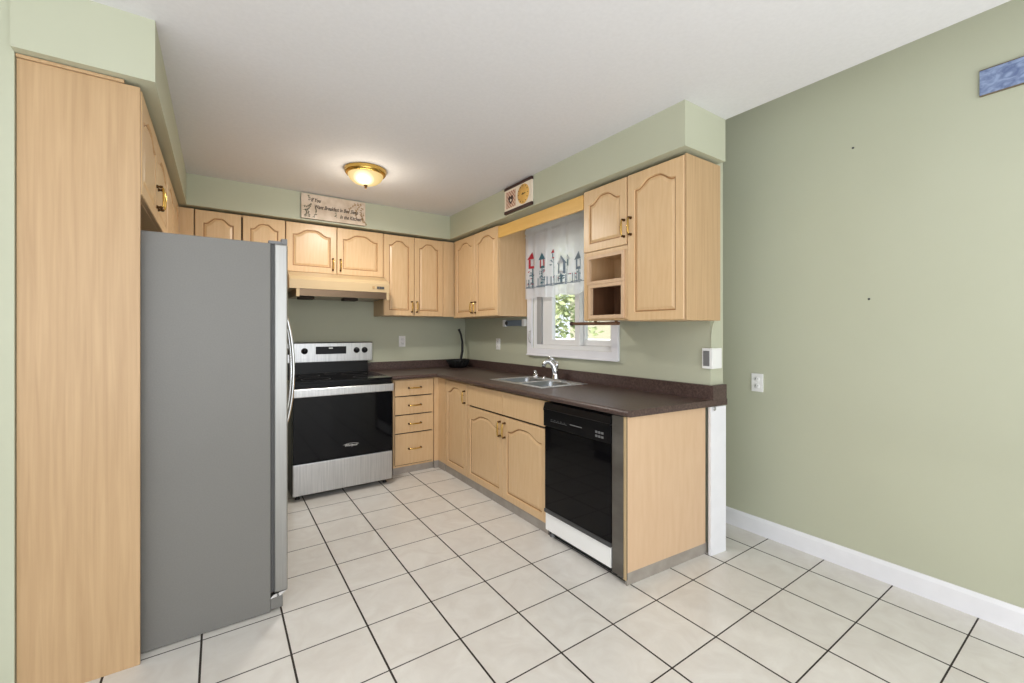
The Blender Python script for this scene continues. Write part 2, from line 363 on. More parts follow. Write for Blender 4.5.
def add_door(root, x, z, w, h, hx=None, hz=None, arched=True, wood='maple', hl=0.10, fr=0.05):
    d = obj('door', door_mesh(w, h, arched, fr), [wood, 'groove_brown'], root, (x, 0, z))
    if hx is not None: obj('handle', pull(hx, hz, True, hl), ['brass', 'dkbrass'], d)
    return d
def carcass(root, w, d, z0, z1, wood='maple', cavity=False, lid=True):
    """shell, its front closed by a dark sheet painting the shade between doors"""
    t = 0.016
    L = [(0, t, 0.0, d, z0, z1), (w - t, w, 0.0, d, z0, z1), (t, w - t, d - 0.006, d, z0, z1), (t, w - t, 0.0, d - 0.006, z0, z0 + t)] + ([(t, w - t, 0.0, d - 0.006, z1 - t, z1)] if lid else [])
    L += [(t, w - t, 0.001, 0.004, z0 + t, z1 - t, 1)] if not cavity else []  # dark sheet behind the doors stands in for shade in the gaps
    return boxes('carcass', L, [wood, 'gap'], root)

# ------------------------------------------------------------------ tall end panel by the fridge
bm = bmesh.new()
box(bm, XL + 0.002, -0.2547, 2.205, 2.223, 0.0, 2.252, 0.0015)
pp = tag(obj('end_panel', bm, 'maple_tall'), 'tall plain maple panel standing full height beside the grey fridge', 'panel')
tag(boxes('scribe_moulding', [(XL + 0.002, -0.30, 2.196, 2.206, 2.2525, 2.264)], 'maple_tall', bev=0.002), 'thin maple strip along the top of the tall panel', 'moulding')

# cabinets over the fridge: face +X
def left_cabinet(name, label, y0, y1, z0, z1):
    r = thing(name, label, 'cabinet', (-0.27, y0, 0), PI / 2, 'maple wall cabinets')
    W = y1 - y0; hw = W / 2
    carcass(r, W, 0.305, z0, z1)
    add_door(r, 0.003, z0 + 0.003, hw - 0.005, z1 - z0 - 0.006, hw - 0.032, 0.115)
    add_door(r, hw + 0.002, z0 + 0.003, hw - 0.005, z1 - z0 - 0.006, 0.03, 0.115)
    return r
left_cabinet('over_fridge_cabinet', 'maple cabinet above the grey fridge with arched doors and brass pulls', 2.2245, 3.24, 1.838, 2.252)
left_cabinet('wall_cabinet', 'maple cabinet beyond the fridge, running into the back corner', 3.245, 4.135, 1.45, 2.252)

# ------------------------------------------------------------------ back wall uppers (face -Y)
YU = 4.16; UD = YB - YU - 0.003
boxes('corner_filler', [(-0.268, -0.162, 4.142, 4.158, 1.46, 2.252)], 'maple')
tag(bpy.data.objects['corner_filler'], 'plain maple filler strip in the corner above the fridge', 'filler panel', 'maple corner fillers')
def back_cab(name, label, x0, x1, z0, z1, doors):
    r = thing(name, label, 'cabinet', (x0, YU, 0), 0, 'maple wall cabinets')
    carcass(r, x1 - x0, UD, z0, z1)
    for a, b, hx, hz in doors: add_door(r, a - x0, z0 + 0.002, b - a, z1 - z0 - 0.004, hx, hz)
    return r
back_cab('wall_cabinet', 'maple two-door wall cabinet showing only its top above the fridge', -0.157, 0.470, 1.46, 2.252, [(-0.154, 0.149, 0.27, 0.1), (0.161, 0.467, 0.03, 0.1)])
back_cab('wall_cabinet', 'short maple two-door cabinet directly above the cream range hood', 0.474, 1.314, 1.820, 2.250, [(0.476, 0.8865, 0.378, 0.085), (0.892, 1.311, 0.028, 0.085)])
back_cab('wall_cabinet', 'tall maple two-door cabinet beside the range hood over the drawers', 1.318, 1.946, 1.455, 2.248, [(1.321, 1.6265, 0.28, 0.09), (1.632, 1.943, 0.022, 0.09)])
tag(boxes('corner_filler', [(1.9465, 2.068, 4.142, 4.158, 1.455, 2.248)], 'maple', bev=0.001), 'plain maple filler strip between back wall and window wall cabinets', 'filler panel', 'maple corner fillers')

# ------------------------------------------------------------------ window wall uppers (face -X)
XU = 2.07; WD = XW - XU - 0.003
def side_cab(name, label, ya, yb, z0, z1):
    """ya = far end (viewer's left), yb = near end"""
    r = thing(name, label, 'cabinet', (XU, ya, 0), -PI / 2, 'maple wall cabinets')
    return r
r = side_cab('wall_cabinet', 'maple two-door corner cabinet on the far side of the window', 4.140, 3.236, 1.44, 2.248)
carcass(r, 0.904, WD, 1.44, 2.248)
add_door(r, 0.062, 1.443, 0.412, 0.802, 0.38, 0.09); add_door(r, 0.479, 1.443, 0.421, 0.802, 0.028, 0.09)
tag(boxes('valance_board', [(2.052, 2.068, 2.152, 3.232, 2.132, 2.232)], 'maple_gold', bev=0.003), 'golden wood valance board spanning above the window curtain', 'valance board')
# narrow cabinet with open cubbies
r = side_cab('wall_cabinet', 'narrow maple cabinet beside the window with one small door over two open cubbies', 2.150, 1.771, 1.372, 2.248)
wn = 0.379; t = 0.016; WC = 0.275
boxes('carcass', [(0, t, 0, WC, 1.372, 2.248), (wn - t, wn, 0, WC, 1.372, 2.248), (t, wn - t, WC - 0.006, WC, 1.372, 2.248), (t, wn - t, 0, WC - 0.006, 2.232, 2.248), (t, wn - t, 0.0, WC - 0.006, 1.815, 1.831)], 'maple', r)
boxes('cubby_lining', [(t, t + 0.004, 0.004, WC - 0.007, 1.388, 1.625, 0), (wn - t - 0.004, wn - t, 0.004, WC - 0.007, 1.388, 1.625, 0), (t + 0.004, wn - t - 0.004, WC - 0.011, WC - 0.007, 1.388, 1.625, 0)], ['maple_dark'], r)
boxes('face_frame', [(0.0, wn, -0.012, 0, 1.802, 1.829), (0.0, 0.036, -0.012, 0, 1.376, 1.8015), (wn - 0.020, wn, -0.012, 0, 1.376, 1.8015)], 'maple', r, bev=0.002)
bm = bmesh.new()
def ring_frame(bm, x0, x1, z0, z1, w, y0, y1):
    """one flat picture-frame ring with mitred joints"""
    o = [(x0, z0), (x1, z0), (x1, z1), (x0, z1)]; i_ = [(x0 + w, z0 + w), (x1 - w, z0 + w), (x1 - w, z1 - w), (x0 + w, z1 - w)]
    for k in range(4):
        k2 = (k + 1) % 4; prism(bm, [o[k], o[k2], i_[k2], i_[k]], 'y', y0, y1)
ring_frame(bm, 0.037, 0.358, 1.612, 1.800, 0.020, -0.022, 0.0)
obj('upper_cubby_frame', bm, 'maple_flat', r)
bm = bmesh.new(); ring_frame(bm, 0.052, 0.358, 1.385, 1.610, 0.022, -0.024, 0.0)
obj('lower_cubby_frame', bm, 'maple_flat', r)
boxes('shelf', [(t, wn - t, 0.0, WC - 0.007, 1.618, 1.634)], 'maple', r)
boxes('bottom_panel', [(t, wn - t, 0.0, WC - 0.006, 1.372, 1.388)], 'maple', r)
add_door(r, 0.003, 1.832, 0.371, 0.412, 0.355, 0.10)
r = side_cab('wall_cabinet', 'tall single-door maple cabinet nearest the dining wall', 1.769, 1.379, 1.362, 2.248)
carcass(r, 0.390, WD, 1.362, 2.248)
add_door(r, 0.003, 1.365, 0.384, 0.880, 0.026, 0.57)
boxes('end_panel', [(0.3905, 0.400, -0.014, WD, 1.362, 2.25)], 'maple_tall', r, bev=0.0015)

# towel rod under the cubbies
bm = bmesh.new()
tube(bm, [(2.16, 2.38, 1.357), (2.16, 1.93, 1.353)], 0.011, 12, 0)
lathe(bm, [(0, -0.014), (0.014, -0.012), (0.0165, 0), (0.013, 0.012), (0, 0.014)], 2.16, 2.385, 1.357, 14, 1, 'y')
rt = thing('towel_rod', 'wooden paper towel rod hung under the cubbies, its dark knob before the window', 'rod')
obj('rod', bm, ['maple_dark', 'plum'], rt)
for y in (1.948, 2.136): boxes('rod_bracket', [(2.15, 2.17, y, y + 0.012, 1.353, 1.3715)], 'maple_dark', rt, bev=0.002)

# ------------------------------------------------------------------ base cabinets
ZT = 0.8634
def drawer(root, x, z, w, h, hx):
    bm = bmesh.new(); box(bm, 0, w, -0.019, 0, 0, h, 0.003)
    d = obj('drawer', bm, 'maple', root, (x, 0, z))
    if hx: obj('handle', pull(w / 2, h * hx, False, 0.115), ['brass', 'dkbrass'], d)
YD = 3.82
r = thing('drawer_base_cabinet', 'maple base cabinet of four drawers standing beside the range', 'cabinet', (1.30, YD, 0), 0)
carcass(r, 0.390, 0.62, 0.06, ZT)
for z0, z1, hf in ((0.712, 0.852, 0.5), (0.542, 0.702, 0.5), (0.374, 0.532, 0.5), (0.085, 0.364, 0.5)): drawer(r, 0.012, z0, 0.372, z1 - z0, hf)
boxes('toe_kick', [(0.0, 0.39, 0.0, 0.018, 0.0, 0.06)], 'kick', r)
bm = bmesh.new(); prism(bm, [(1.692, 3.802), (1.737, 3.802), (1.737, 3.66), (1.753, 3.66), (1.753, 3.82), (1.692, 3.82)], 'z', 0.07, ZT)
prism(bm, [(1.692, 3.80), (1.735, 3.80), (1.735, 3.66), (1.753, 3.66), (1.753, 3.818), (1.692, 3.818)], 'z', 0.0, 0.07, 1)
tag(obj('corner_filler', bm, ['maple', 'kick']), 'maple corner post where the two base cabinet runs meet', 'filler panel', 'maple corner fillers')
XB = 1.755
def base_side(label, ya, yb, name='base_cabinet', lid=True):
    r = thing(name, label, 'cabinet', (XB, ya, 0), -PI / 2); w_ = ya - yb
    carcass(r, w_, 0.60, 0.06, ZT, lid=lid)
    boxes('toe_kick', [(0, w_, -0.012, 0.0, 0.0, 0.062)], 'kick', r)
    return r
r = base_side('maple single-door base cabinet at the inside corner of the counter', 3.655, 3.232)
add_door(r, 0.006, 0.065, 0.412, 0.787, 0.385, 0.675, hl=0.10)
r = base_side('maple sink base cabinet with two arched doors under two blank fronts', 3.228, 2.150, 'sink_base_cabinet', False)
for x, w_ in ((0.004, 0.550), (0.558, 0.514)):
    bm = bmesh.new(); box(bm, 0, w_, -0.019, 0, 0, 0.168, 0.003); obj('blank_front', bm, 'maple', r, (x, 0, 0.684))
add_door(r, 0.004, 0.065, 0.550, 0.604, 0.520, 0.51, hl=0.105); add_door(r, 0.558, 0.065, 0.514, 0.604, 0.030, 0.51, hl=0.105)

# peninsula end panel, its kick and the loose white board
r = thing('counter_end_panel', 'plain tan laminate panel closing the counter end beside the dishwasher', 'panel', (0, 0, 0))
bm = bmesh.new(); prism(bm, [(1.722, 1.499), (1.722, 1.483), (2.345, 1.44), (2.345, 1.456)], 'z', 0.066, ZT)
obj('panel', bm, 'maple_flat', r)
bm = bmesh.new(); prism(bm, [(1.722, 1.496), (1.722, 1.486), (2.37, 1.444), (2.37, 1.454)], 'z', 0.0, 0.066)
obj('toe_kick', bm, 'kick', r)
bm = bmesh.new(); box(bm, 1.712, 1.720, 1.486, 1.500, 0.03, ZT, 0.001); box(bm, 1.7205, 1.7217, 1.483, 1.50, 0.03, ZT, 0, 1)
obj('edge_strip', bm, ['cream', 'blackmatt'], r)
r = thing('trim_board', 'loose white board standing at the counter end by the dining wall', 'board', (2.42, 1.42, 0))
bm = bmesh.new(); box(bm, -0.068, 0.068, -0.018, 0.0, 0.0, 0.862, 0.003)
obj('board', bm, 'trim', r, rot=(0, 0, math.radians(-6)))
bm = bmesh.new(); lathe(bm, [(0, -0.004), (0.011, -0.003), (0.013, 0.0)], -0.045, -0.019, 0.852, 14, 0, 'y')
obj('screw', bm, 'steel', r)

# ------------------------------------------------------------------ countertop with backsplash
ZB = 0.8644; ZK = 0.900
SX0, SX1, SY0, SY1 = 1.872, 2.300, 2.385, 3.050      # sink cut-out
ct = thing('countertop', 'brown laminate L-shaped countertop with low backsplash', 'countertop', (0, 0, 0))
bm = bmesh.new()
fx = 1.718; fy = 3.783
prism(bm, [(fx, 1.461), (2.505, 1.398), (2.505, 1.428), (XW - 0.001, 1.428), (XW - 0.001, SY0), (fx, SY0)], 'z', ZB, ZK)
prism(bm, [(fx, SY0), (SX0, SY0), (SX0, SY1), (fx, SY1)], 'z', ZB, ZK)
prism(bm, [(SX1, SY0), (XW - 0.001, SY0), (XW - 0.001, SY1), (SX1, SY1)], 'z', ZB, ZK)
prism(bm, [(fx, SY1), (XW - 0.001, SY1), (XW - 0.001, YB - 0.001), (1.245, YB - 0.001), (1.245, fy), (fx, fy)], 'z', ZB, ZK)
# rolled front nose
def nose(bm, a, b, out):
    a, b, o = Vector(a), Vector(b), Vector(out); R = (ZK - ZB) / 2; P = []
    prof = [(0, ZK)] + [(R * math.sin(k * PI / 8), (ZK + ZB) / 2 + R * math.cos(k * PI / 8)) for k in range(0, 9)] + [(0, ZB)]
    A = [bm.verts.new((a.x + o.x * p[0], a.y + o.y * p[0], p[1])) for p in prof]; B = [bm.verts.new((b.x + o.x * p[0], b.y + o.y * p[0], p[1])) for p in prof]
    F = [bm.faces.new((A[i], A[i + 1], B[i + 1], B[i])) for i in range(len(A) - 1)]
    F += [bm.faces.new(A), bm.faces.new(B[::-1])]
    bmesh.ops.recalc_face_normals(bm, faces=F)
nose(bm, (fx, 1.4605, 0), (fx, fy - 0.017, 0), (-1, 0, 0)); nose(bm, (1.245, fy, 0), (fx - 0.017, fy, 0), (0, -1, 0))
box(bm, fx - 0.018, fx + 0.001, fy - 0.018, fy + 0.001, ZB, ZK, 0.004)
obj('worktop', bm, 'brown', ct)
bm = bmesh.new()
prism(bm, [(2.3615, 1.402), (2.505, 1.402), (2.505, 1.428), (XW - 0.001, 1.428), (XW - 0.001, 4.45), (2.3615, 4.45)], 'z', ZK, 0.985); box(bm, 1.245, XW - 0.001, 4.4505, YB - 0.001, ZK, 0.985, 0.004)
obj('backsplash', bm, 'brown', ct)

# ------------------------------------------------------------------ sink and taps
sk = thing('sink', 'double-bowl stainless steel sink set into the brown counter', 'sink', (0, 0, 0))
def bowl(bm, x0, x1, y0, y1, z0, z1, r=0.05):
    def rr(ins, z, rad):
        P = []
        for cx, cy, a0 in ((x1 - rad, y1 - rad, 0), (x0 + rad, y1 - rad, PI / 2), (x0 + rad, y0 + rad, PI), (x1 - rad, y0 + rad, 1.5 * PI)):
            for k in range(7):
                a = a0 + k * PI / 12; P.append((cx + (rad - ins) * math.cos(a), cy + (rad - ins) * math.sin(a), z))
        return [bm.verts.new(p) for p in P]
    L = [rr(0, z1, r), rr(0.006, z1 - 0.012, r), rr(0.012, z0 + 0.03, r), rr(0.03, z0 + 0.004, r), rr(0.048, z0, r)]
    for A, B in zip(L, L[1:]):
        for i in range(len(A)):
            f = bm.faces.new((A[i], B[i], B[(i + 1) % len(A)], A[(i + 1) % len(A)])); f.smooth = True
    bm.faces.new(L[-1])
    return L[0]
bm = bmesh.new()
by = (SY0 + SY1) / 2
b1 = (SX0 + 0.03, SX1 - 0.075, SY0 + 0.03, by - 0.018); b2 = (SX0 + 0.03, SX1 - 0.075, by + 0.018, SY1 - 0.03)
for b in (b1, b2): bowl(bm, *b, ZK - 0.165, ZK + 0.003)
bmesh.ops.recalc_face_normals(bm, faces=bm.faces[:])
for f in bm.faces: f.normal_flip()
obj('bowls', bm, 'sinkshade', sk)
bm = bmesh.new(); zr0, zr1 = ZK + 0.0005, ZK + 0.005; ox0, ox1, oy0, oy1 = SX0 - 0.012, SX1 + 0.012, SY0 - 0.012, SY1 + 0.012
box(bm, ox0, b1[0] + 0.004, oy0, oy1, zr0, zr1, 0.002); box(bm, b1[1] - 0.004, ox1, oy0, oy1, zr0, zr1, 0.002)
box(bm, b1[0] + 0.004, b1[1] - 0.004, oy0, b1[2] + 0.004, zr0, zr1, 0.002); box(bm, b1[0] + 0.004, b1[1] - 0.004, b2[3] - 0.004, oy1, zr0, zr1, 0.002)
box(bm, b1[0] + 0.004, b1[1] - 0.004, b1[3] - 0.004, b2[2] + 0.004, zr0, zr1, 0.002)
obj('rim', bm, 'sinklit', sk)
for b in (b1, b2):
    bm = bmesh.new(); lathe(bm, [(0.04, 0.002), (0.036, 0.004), (0.028, 0.003), (0.0, 0.0025)], (b[0] + b[1]) / 2, (b[2] + b[3]) / 2, ZK - 0.165, 20)
    obj('drain', bm, 'chrome', sk)
fz = ZK + 0.0055
fc = thing('faucet', 'chrome single-lever faucet arched over the sink', 'faucet', (2.268, 2.70, fz))
bm = bmesh.new(); box(bm, -0.026, 0.026, -0.10, 0.10, 0, 0.012, 0.005); lathe(bm, [(0.030, 0.012), (0.026, 0.03), (0.022, 0.05)], seg=20)
obj('base_plate', bm, 'chrome', fc)
bm = bmesh.new()
sp = [(0, 0, 0.03), (-0.003, 0.003, 0.075), (-0.013, 0.012, 0.118), (-0.032, 0.028, 0.146), (-0.055, 0.046, 0.150), (-0.070, 0.058, 0.134), (-0.074, 0.061, 0.112)]
tube(bm, sp, [0.023, 0.022, 0.021, 0.020, 0.019, 0.018, 0.018], 14); obj('spout', bm, 'chrome', fc)
bm = bmesh.new(); tube(bm, [(0.0, 0, 0.10), (0.010, -0.006, 0.128), (0.008, 0.0, 0.146)], [0.02, 0.018, 0.013], 12); tube(bm, [(0.004, 0.002, 0.146), (-0.022, 0.022, 0.176), (-0.040, 0.036, 0.184)], [0.010, 0.008, 0.010], 10); obj('lever', bm, 'chrome', fc)
bm = bmesh.new(); tube(bm, [(-0.0742, 0.061, 0.112), (-0.0748, 0.061, 0.102)], 0.014, 12); obj('aerator', bm, 'blackmatt', fc)
sd = thing('soap_dispenser', 'small chrome soap pump standing behind the far sink bowl', 'dispenser', (2.262, 2.955, fz))
bm = bmesh.new(); lathe(bm, [(0, 0), (0.026, 0.0), (0.026, 0.022), (0.016, 0.03), (0.0, 0.03)], seg=20); obj('collar', bm, 'chrome', sd)
bm = bmesh.new(); tube(bm, [(0, 0, 0.03), (0, 0, 0.05)], 0.008, 10); tube(bm, [(0.004, 0, 0.053), (-0.018, 0.01, 0.052)], [0.009, 0.006], 10); obj('pump_head', bm, 'chrome', sd)
bm = bmesh.new(); lathe(bm, [(0, 0), (0.018, 0.0), (0.018, 0.006), (0.010, 0.014), (0, 0.016)], 2.265, 2.845, fz, 18)
tag(obj('sink_hole_cap', bm, 'chrome'), 'small chrome cap on the sink deck between pump and faucet', 'cap')

# ------------------------------------------------------------------ dishwasher
dw = thing('dishwasher', 'black built-in dishwasher with white lower panel under the counter', 'dishwasher', (1.735, 2.144, 0), -PI / 2)
W = 0.560
boxes('body', [(0, W, 0.012, 0.56, 0.09, 0.852)], 'blackmatt', dw)
bm = bmesh.new(); box(bm, 0.0, W, -0.022, 0.012, 0.180, 0.700, 0.004); d = obj('door', bm, 'blackglass', dw)
bm = bmesh.new(); box(bm, 0.0, W, -0.030, -0.002, 0.158, 0.180, 0.004); obj('door_edge', bm, 'dkgrey', d)
bm = bmesh.new()
box(bm, -0.004, W, -0.030, 0.012, 0.704, 0.805, 0.004)
prism(bm, [(-0.034, 0.808), (-0.02, 0.85), (0.012, 0.85), (0.012, 0.808)], 'x', -0.004, W)
box(bm, 0.0, W, -0.036, -0.030, 0.800, 0.812, 0.002)
cp = obj('control_panel', bm, 'black', dw)
bm = bmesh.new()
for i in range(9): box(bm, 0.07 + i * 0.017, 0.079 + i * 0.017, -0.0312, -0.0302, 0.742, 0.745)
for i in range(5): box(bm, 0.07 + i * 0.03, 0.082 + i * 0.03, -0.0312, -0.0302, 0.752, 0.754)
box(bm, 0.245, 0.345, -0.0312, -0.0302, 0.750, 0.755)
obj('legend_print', bm, ['grey', 'dkgrey'], cp)
for i in range(3):
    for j in range(2):
        bm = bmesh.new(); box(bm, 0.452 + i * 0.022, 0.468 + i * 0.022, -0.0316, -0.0302, 0.724 + j * 0.022, 0.736 + j * 0.022); obj('button', bm, 'grey', cp)
bm = bmesh.new(); box(bm, 0.004, W - 0.004, -0.020, 0.012, 0.046, 0.156, 0.003); obj('access_panel', bm, 'bright', dw)
boxes('toe_plate', [(0.0, W, 0.02, 0.035, 0.0, 0.088)], 'blackmatt', dw)
for x in (0.03, W - 0.05):
    bm = bmesh.new(); lathe(bm, [(0.02, 0.0), (0.02, 0.008), (0.011, 0.012), (0.011, 0.088)], x, 0.05 if x > 0.3 else -0.002 + 0.02, 0.0, 14); obj('foot', bm, 'grey', dw)
tag(boxes('filler_strip', [(1.713, 1.735, 1.503, 1.579, 0.035, 0.862)], 'dwmetal', bev=0.002), 'dark grey metal filler strip between dishwasher and counter end panel', 'filler strip')

# ------------------------------------------------------------------ range
rg = thing('electric_range', 'stainless and black glass electric range with rear control panel', 'range', (0.842, 3.64, 0))
RW = 0.385
bm = bmesh.new(); box(bm, -RW, RW, 0.012, 0.76, 0.035, 0.895, 0.003); obj('body', bm, 'black', rg)
bm = bmesh.new(); box(bm, -RW + 0.004, RW - 0.002, -0.022, 0.012, 0.045, 0.283, 0.005); obj('storage_drawer', bm, 'steel_h', rg)
bm = bmesh.new(); box(bm, -RW + 0.002, RW - 0.002, -0.026, 0.012, 0.288, 0.868, 0.005); od = obj('oven_door', bm, 'blackglass', rg)
bm = bmesh.new(); box(bm, -RW + 0.004, RW - 0.004, -0.072, -0.050, 0.80, 0.862, 0.008, 0, 3)
for s in (-1, 1): box(bm, s * (RW - 0.035) - 0.014, s * (RW - 0.035) + 0.014, -0.055, -0.024, 0.812, 0.850, 0.003)
obj('handle', bm, 'steel_h', od)
text('brand_lettering', 'Whirlpool', 0.026, 'plate', od, (-0.008, -0.0268, 0.374), (PI / 2, 0, 0), 0.25, 0.9, 0.0004)
bm = bmesh.new(); tube(bm, [(0.042 + 0.062 * math.cos(a), -0.0268, 0.381 + 0.017 * math.sin(a)) for a in [0.2 + k * 0.2 for k in range(14)]], 0.0008, 6); obj('brand_ring', bm, 'plate', od)
bm = bmesh.new(); box(bm, -RW, RW, -0.024, 0.70, 0.895, 0.912, 0.004); ck = obj('cooktop', bm, 'blackglass', rg)
for x, y, rad in ((-0.19, 0.15, 0.11), (0.19, 0.15, 0.085), (-0.19, 0.46, 0.085), (0.19, 0.46, 0.11), (0, 0.55, 0.05)):
    bm = bmesh.new(); lathe(bm, [(rad, 0.0), (rad, 0.0004), (rad - 0.004, 0.0004), (rad - 0.004, 0.0)], x, y, 0.9122, 40); obj('burner_ring', bm, 'dkgrey', ck)
bm = bmesh.new(); prism(bm, [(0.70, 0.912), (0.712, 1.012), (0.79, 1.012), (0.79, 0.912)], 'x', -RW + 0.02, RW - 0.002); obj('backguard_base', bm, 'black', rg)
bm = bmesh.new(); box(bm, -RW + 0.015, RW + 0.045, 0.715, 0.79, 1.012, 1.19, 0.005); box(bm, -RW + 0.015, RW + 0.045, 0.712, 0.795, 1.19, 1.197, 0.002, 1)
bp = obj('control_panel', bm, ['steel_h', 'black'], rg)
bm = bmesh.new(); box(bm, -0.095, 0.178, 0.711, 0.716, 1.086, 1.158, 0.002); dsp = obj('display', bm, 'black', bp)
bm = bmesh.new(); box(bm, 0.02, 0.055, 0.7102, 0.7112, 1.138, 1.146); obj('clock_digits', bm, 'plate', dsp)
for x in (-0.325, -0.19, 0.276, 0.353):
    bm = bmesh.new(); lathe(bm, [(0.0, -0.030), (0.021, -0.029), (0.024, -0.024), (0.025, -0.004), (0.029, 0.0)], x if x != -0.19 else -0.19, 0.715, 1.118, 20, 0, 'y'); box(bm, x - 0.003, x + 0.003, 0.682, 0.690, 1.118, 1.140, 0.001); obj('knob', bm, 'black', bp)
for x in (-0.34, 0.34):
    for y in (0.05, 0.68):
        bm = bmesh.new(); lathe(bm, [(0.018, 0), (0.018, 0.01), (0.012, 0.014), (0.012, 0.036)], x, y, 0, 14); obj('foot', bm, 'blackmatt', rg)

# ------------------------------------------------------------------ range hood
hd = thing('range_hood', 'cream under-cabinet range hood with metal underside', 'range hood', (0, 0, 0))
bm = bmesh.new(); prism(bm, [(3.952, 1.66), (3.952, 1.735), (3.972, 1.765), (4.11, 1.816), (4.465, 1.816), (4.465, 1.66)], 'x', 0.478, 1.312)
obj('hood_shell', bm, 'cream', hd)
bm = bmesh.new(); prism(bm, [(3.972, 1.659), (3.985, 1.603), (4.44, 1.603), (4.455, 1.659)], 'x', 0.53, 1.29); obj('underside_pan', bm, 'hoodmetal', hd)
for x in (0.545, 1.302):
    bm = bmesh.new(); box(bm, x - 0.016, x + 0.010, 3.955, 3.975, 1.592, 1.66, 0.004); obj('end_tab', bm, 'cream', hd)
for x in (0.62, 0.985):
    bm = bmesh.new(); box(bm, x - 0.06, x + 0.06, 4.02, 4.14, 1.578, 1.6025, 0.004); obj('lamp_grille', bm, 'gap', hd)
for x, w_, k in ((1.165, 0.018, 1), (1.205, 0.02, 0), (1.228, 0.02, 0), (1.251, 0.02, 0)):
    bm = bmesh.new(); box(bm, x - w_ / 2, x + w_ / 2, 3.945, 3.953, 1.690, 1.712, 0.001, k); obj('switch', bm, ['dkgrey', 'sepia'], hd)

# ------------------------------------------------------------------ refrigerator
fg = thing('refrigerator', 'grey side-by-side refrigerator with stainless doors beside the tall maple panel', 'refrigerator', (0, 2.27, 0))
FY = 0.912
bm = bmesh.new(); box(bm, -0.56, 0.197, 0, FY, 0.004, 1.708, 0.004); obj('cabinet_body', bm, 'fridge_side', fg)
bm = bmesh.new(); box(bm, 0.1975, 0.213, 0.005, FY - 0.005, 0.09, 1.705, 0.0); obj('door_gasket', bm, 'dkgrey', fg)
for a, b, hy in ((0.0, 0.40, 0.356), (0.406, FY, 0.45)):
    bm = bmesh.new(); box(bm, 0.213, 0.268, a, b, 0.085, 1.708, 0.010, 0, 4); d = obj('door', bm, 'fridge_door', fg)
    bm = bmesh.new(); P = []
    for k in range(15):
        t_ = -1 + 2 * k / 14; P.append((0.275 + 0.063 * (1 - t_ * t_) ** 0.75 if abs(t_) < 1 else 0.262, hy, 1.09 + 0.36 * t_))
    P = [(0.264, hy, 0.73)] + P[1:-1] + [(0.264, hy, 1.45)]
    tube(bm, P, 0.0085, 12); obj('handle', bm, 'chrome', d)
bm = bmesh.new(); box(bm, 0.1975, 0.248, 0.002, FY - 0.004, 0.012, 0.066, 0.004); obj('base_grille', bm, 'fridge_side', fg)
for y in (0.0, FY - 0.06):
    bm = bmesh.new(); prism(bm, [(0.19, y + 0.05), (0.19, y + 0.008), (0.25, y + 0.006), (0.266, y + 0.018), (0.26, y + 0.05)], 'z', 1.7085, 1.722)
    box(bm, 0.242, 0.267, y + 0.004, y + 0.05, 1.7085, 1.735, 0.003); obj('hinge_cover', bm, 'grey', fg)
    bm = bmesh.new(); prism(bm, [(0.195, 0.064), (0.24, 0.067), (0.262, 0.084), (0.246, 0.084), (0.21, 0.078)], 'y', y + 0.002, y + 0.03); obj('lower_hinge', bm, 'chrome', fg)
for y in (0.06, FY - 0.06):
    for x in (-0.5, 0.12):
        bm = bmesh.new(); lathe(bm, [(0.022, 0), (0.022, 0.004)], x, y, 0, 14); obj('foot', bm, 'blackmatt', fg)

# ------------------------------------------------------------------ ceiling lamp
lp = thing('ceiling_lamp', 'lit flush brass ceiling lamp with frosted glass dome', 'lamp', (0.905, 3.27, ZC))
bm = bmesh.new(); lathe(bm, [(0.0, 0.0), (0.150, 0.0), (0.153, -0.006), (0.146, -0.014), (0.150, -0.020), (0.140, -0.036), (0.128, -0.040), (0.122, -0.036)], seg=48); obj('canopy_ring', bm, 'brass', lp)
bm = bmesh.new(); lathe(bm, [(0.126, -0.037), (0.124, -0.05), (0.112, -0.072), (0.086, -0.094), (0.05, -0.108), (0.012, -0.113)], seg=40)
dm = obj('glass_dome', bm, 'dome', lp); dm.visible_shadow = True
bm = bmesh.new(); lathe(bm, [(0.0, -0.112), (0.013, -0.113), (0.015, -0.119), (0.007, -0.124), (0.009, -0.130), (0.005, -0.140), (0.0, -0.142)], seg=18); obj('finial', bm, 'dkbrass', lp)

# bulb of the flush ceiling lamp over the range
light('kitchen_lamp_bulb', 'POINT', (0.905, 3.27, 2.32), (0, 0, 0), 5, (1.0, 0.90, 0.74), shadow_soft_size=0.09)
light('kitchen_lamp_downlight', 'AREA', (0.905, 3.27, 2.355), (0, 0, 0), 16, (1.0, 0.97, 0.92), shape='DISK', size=0.2)

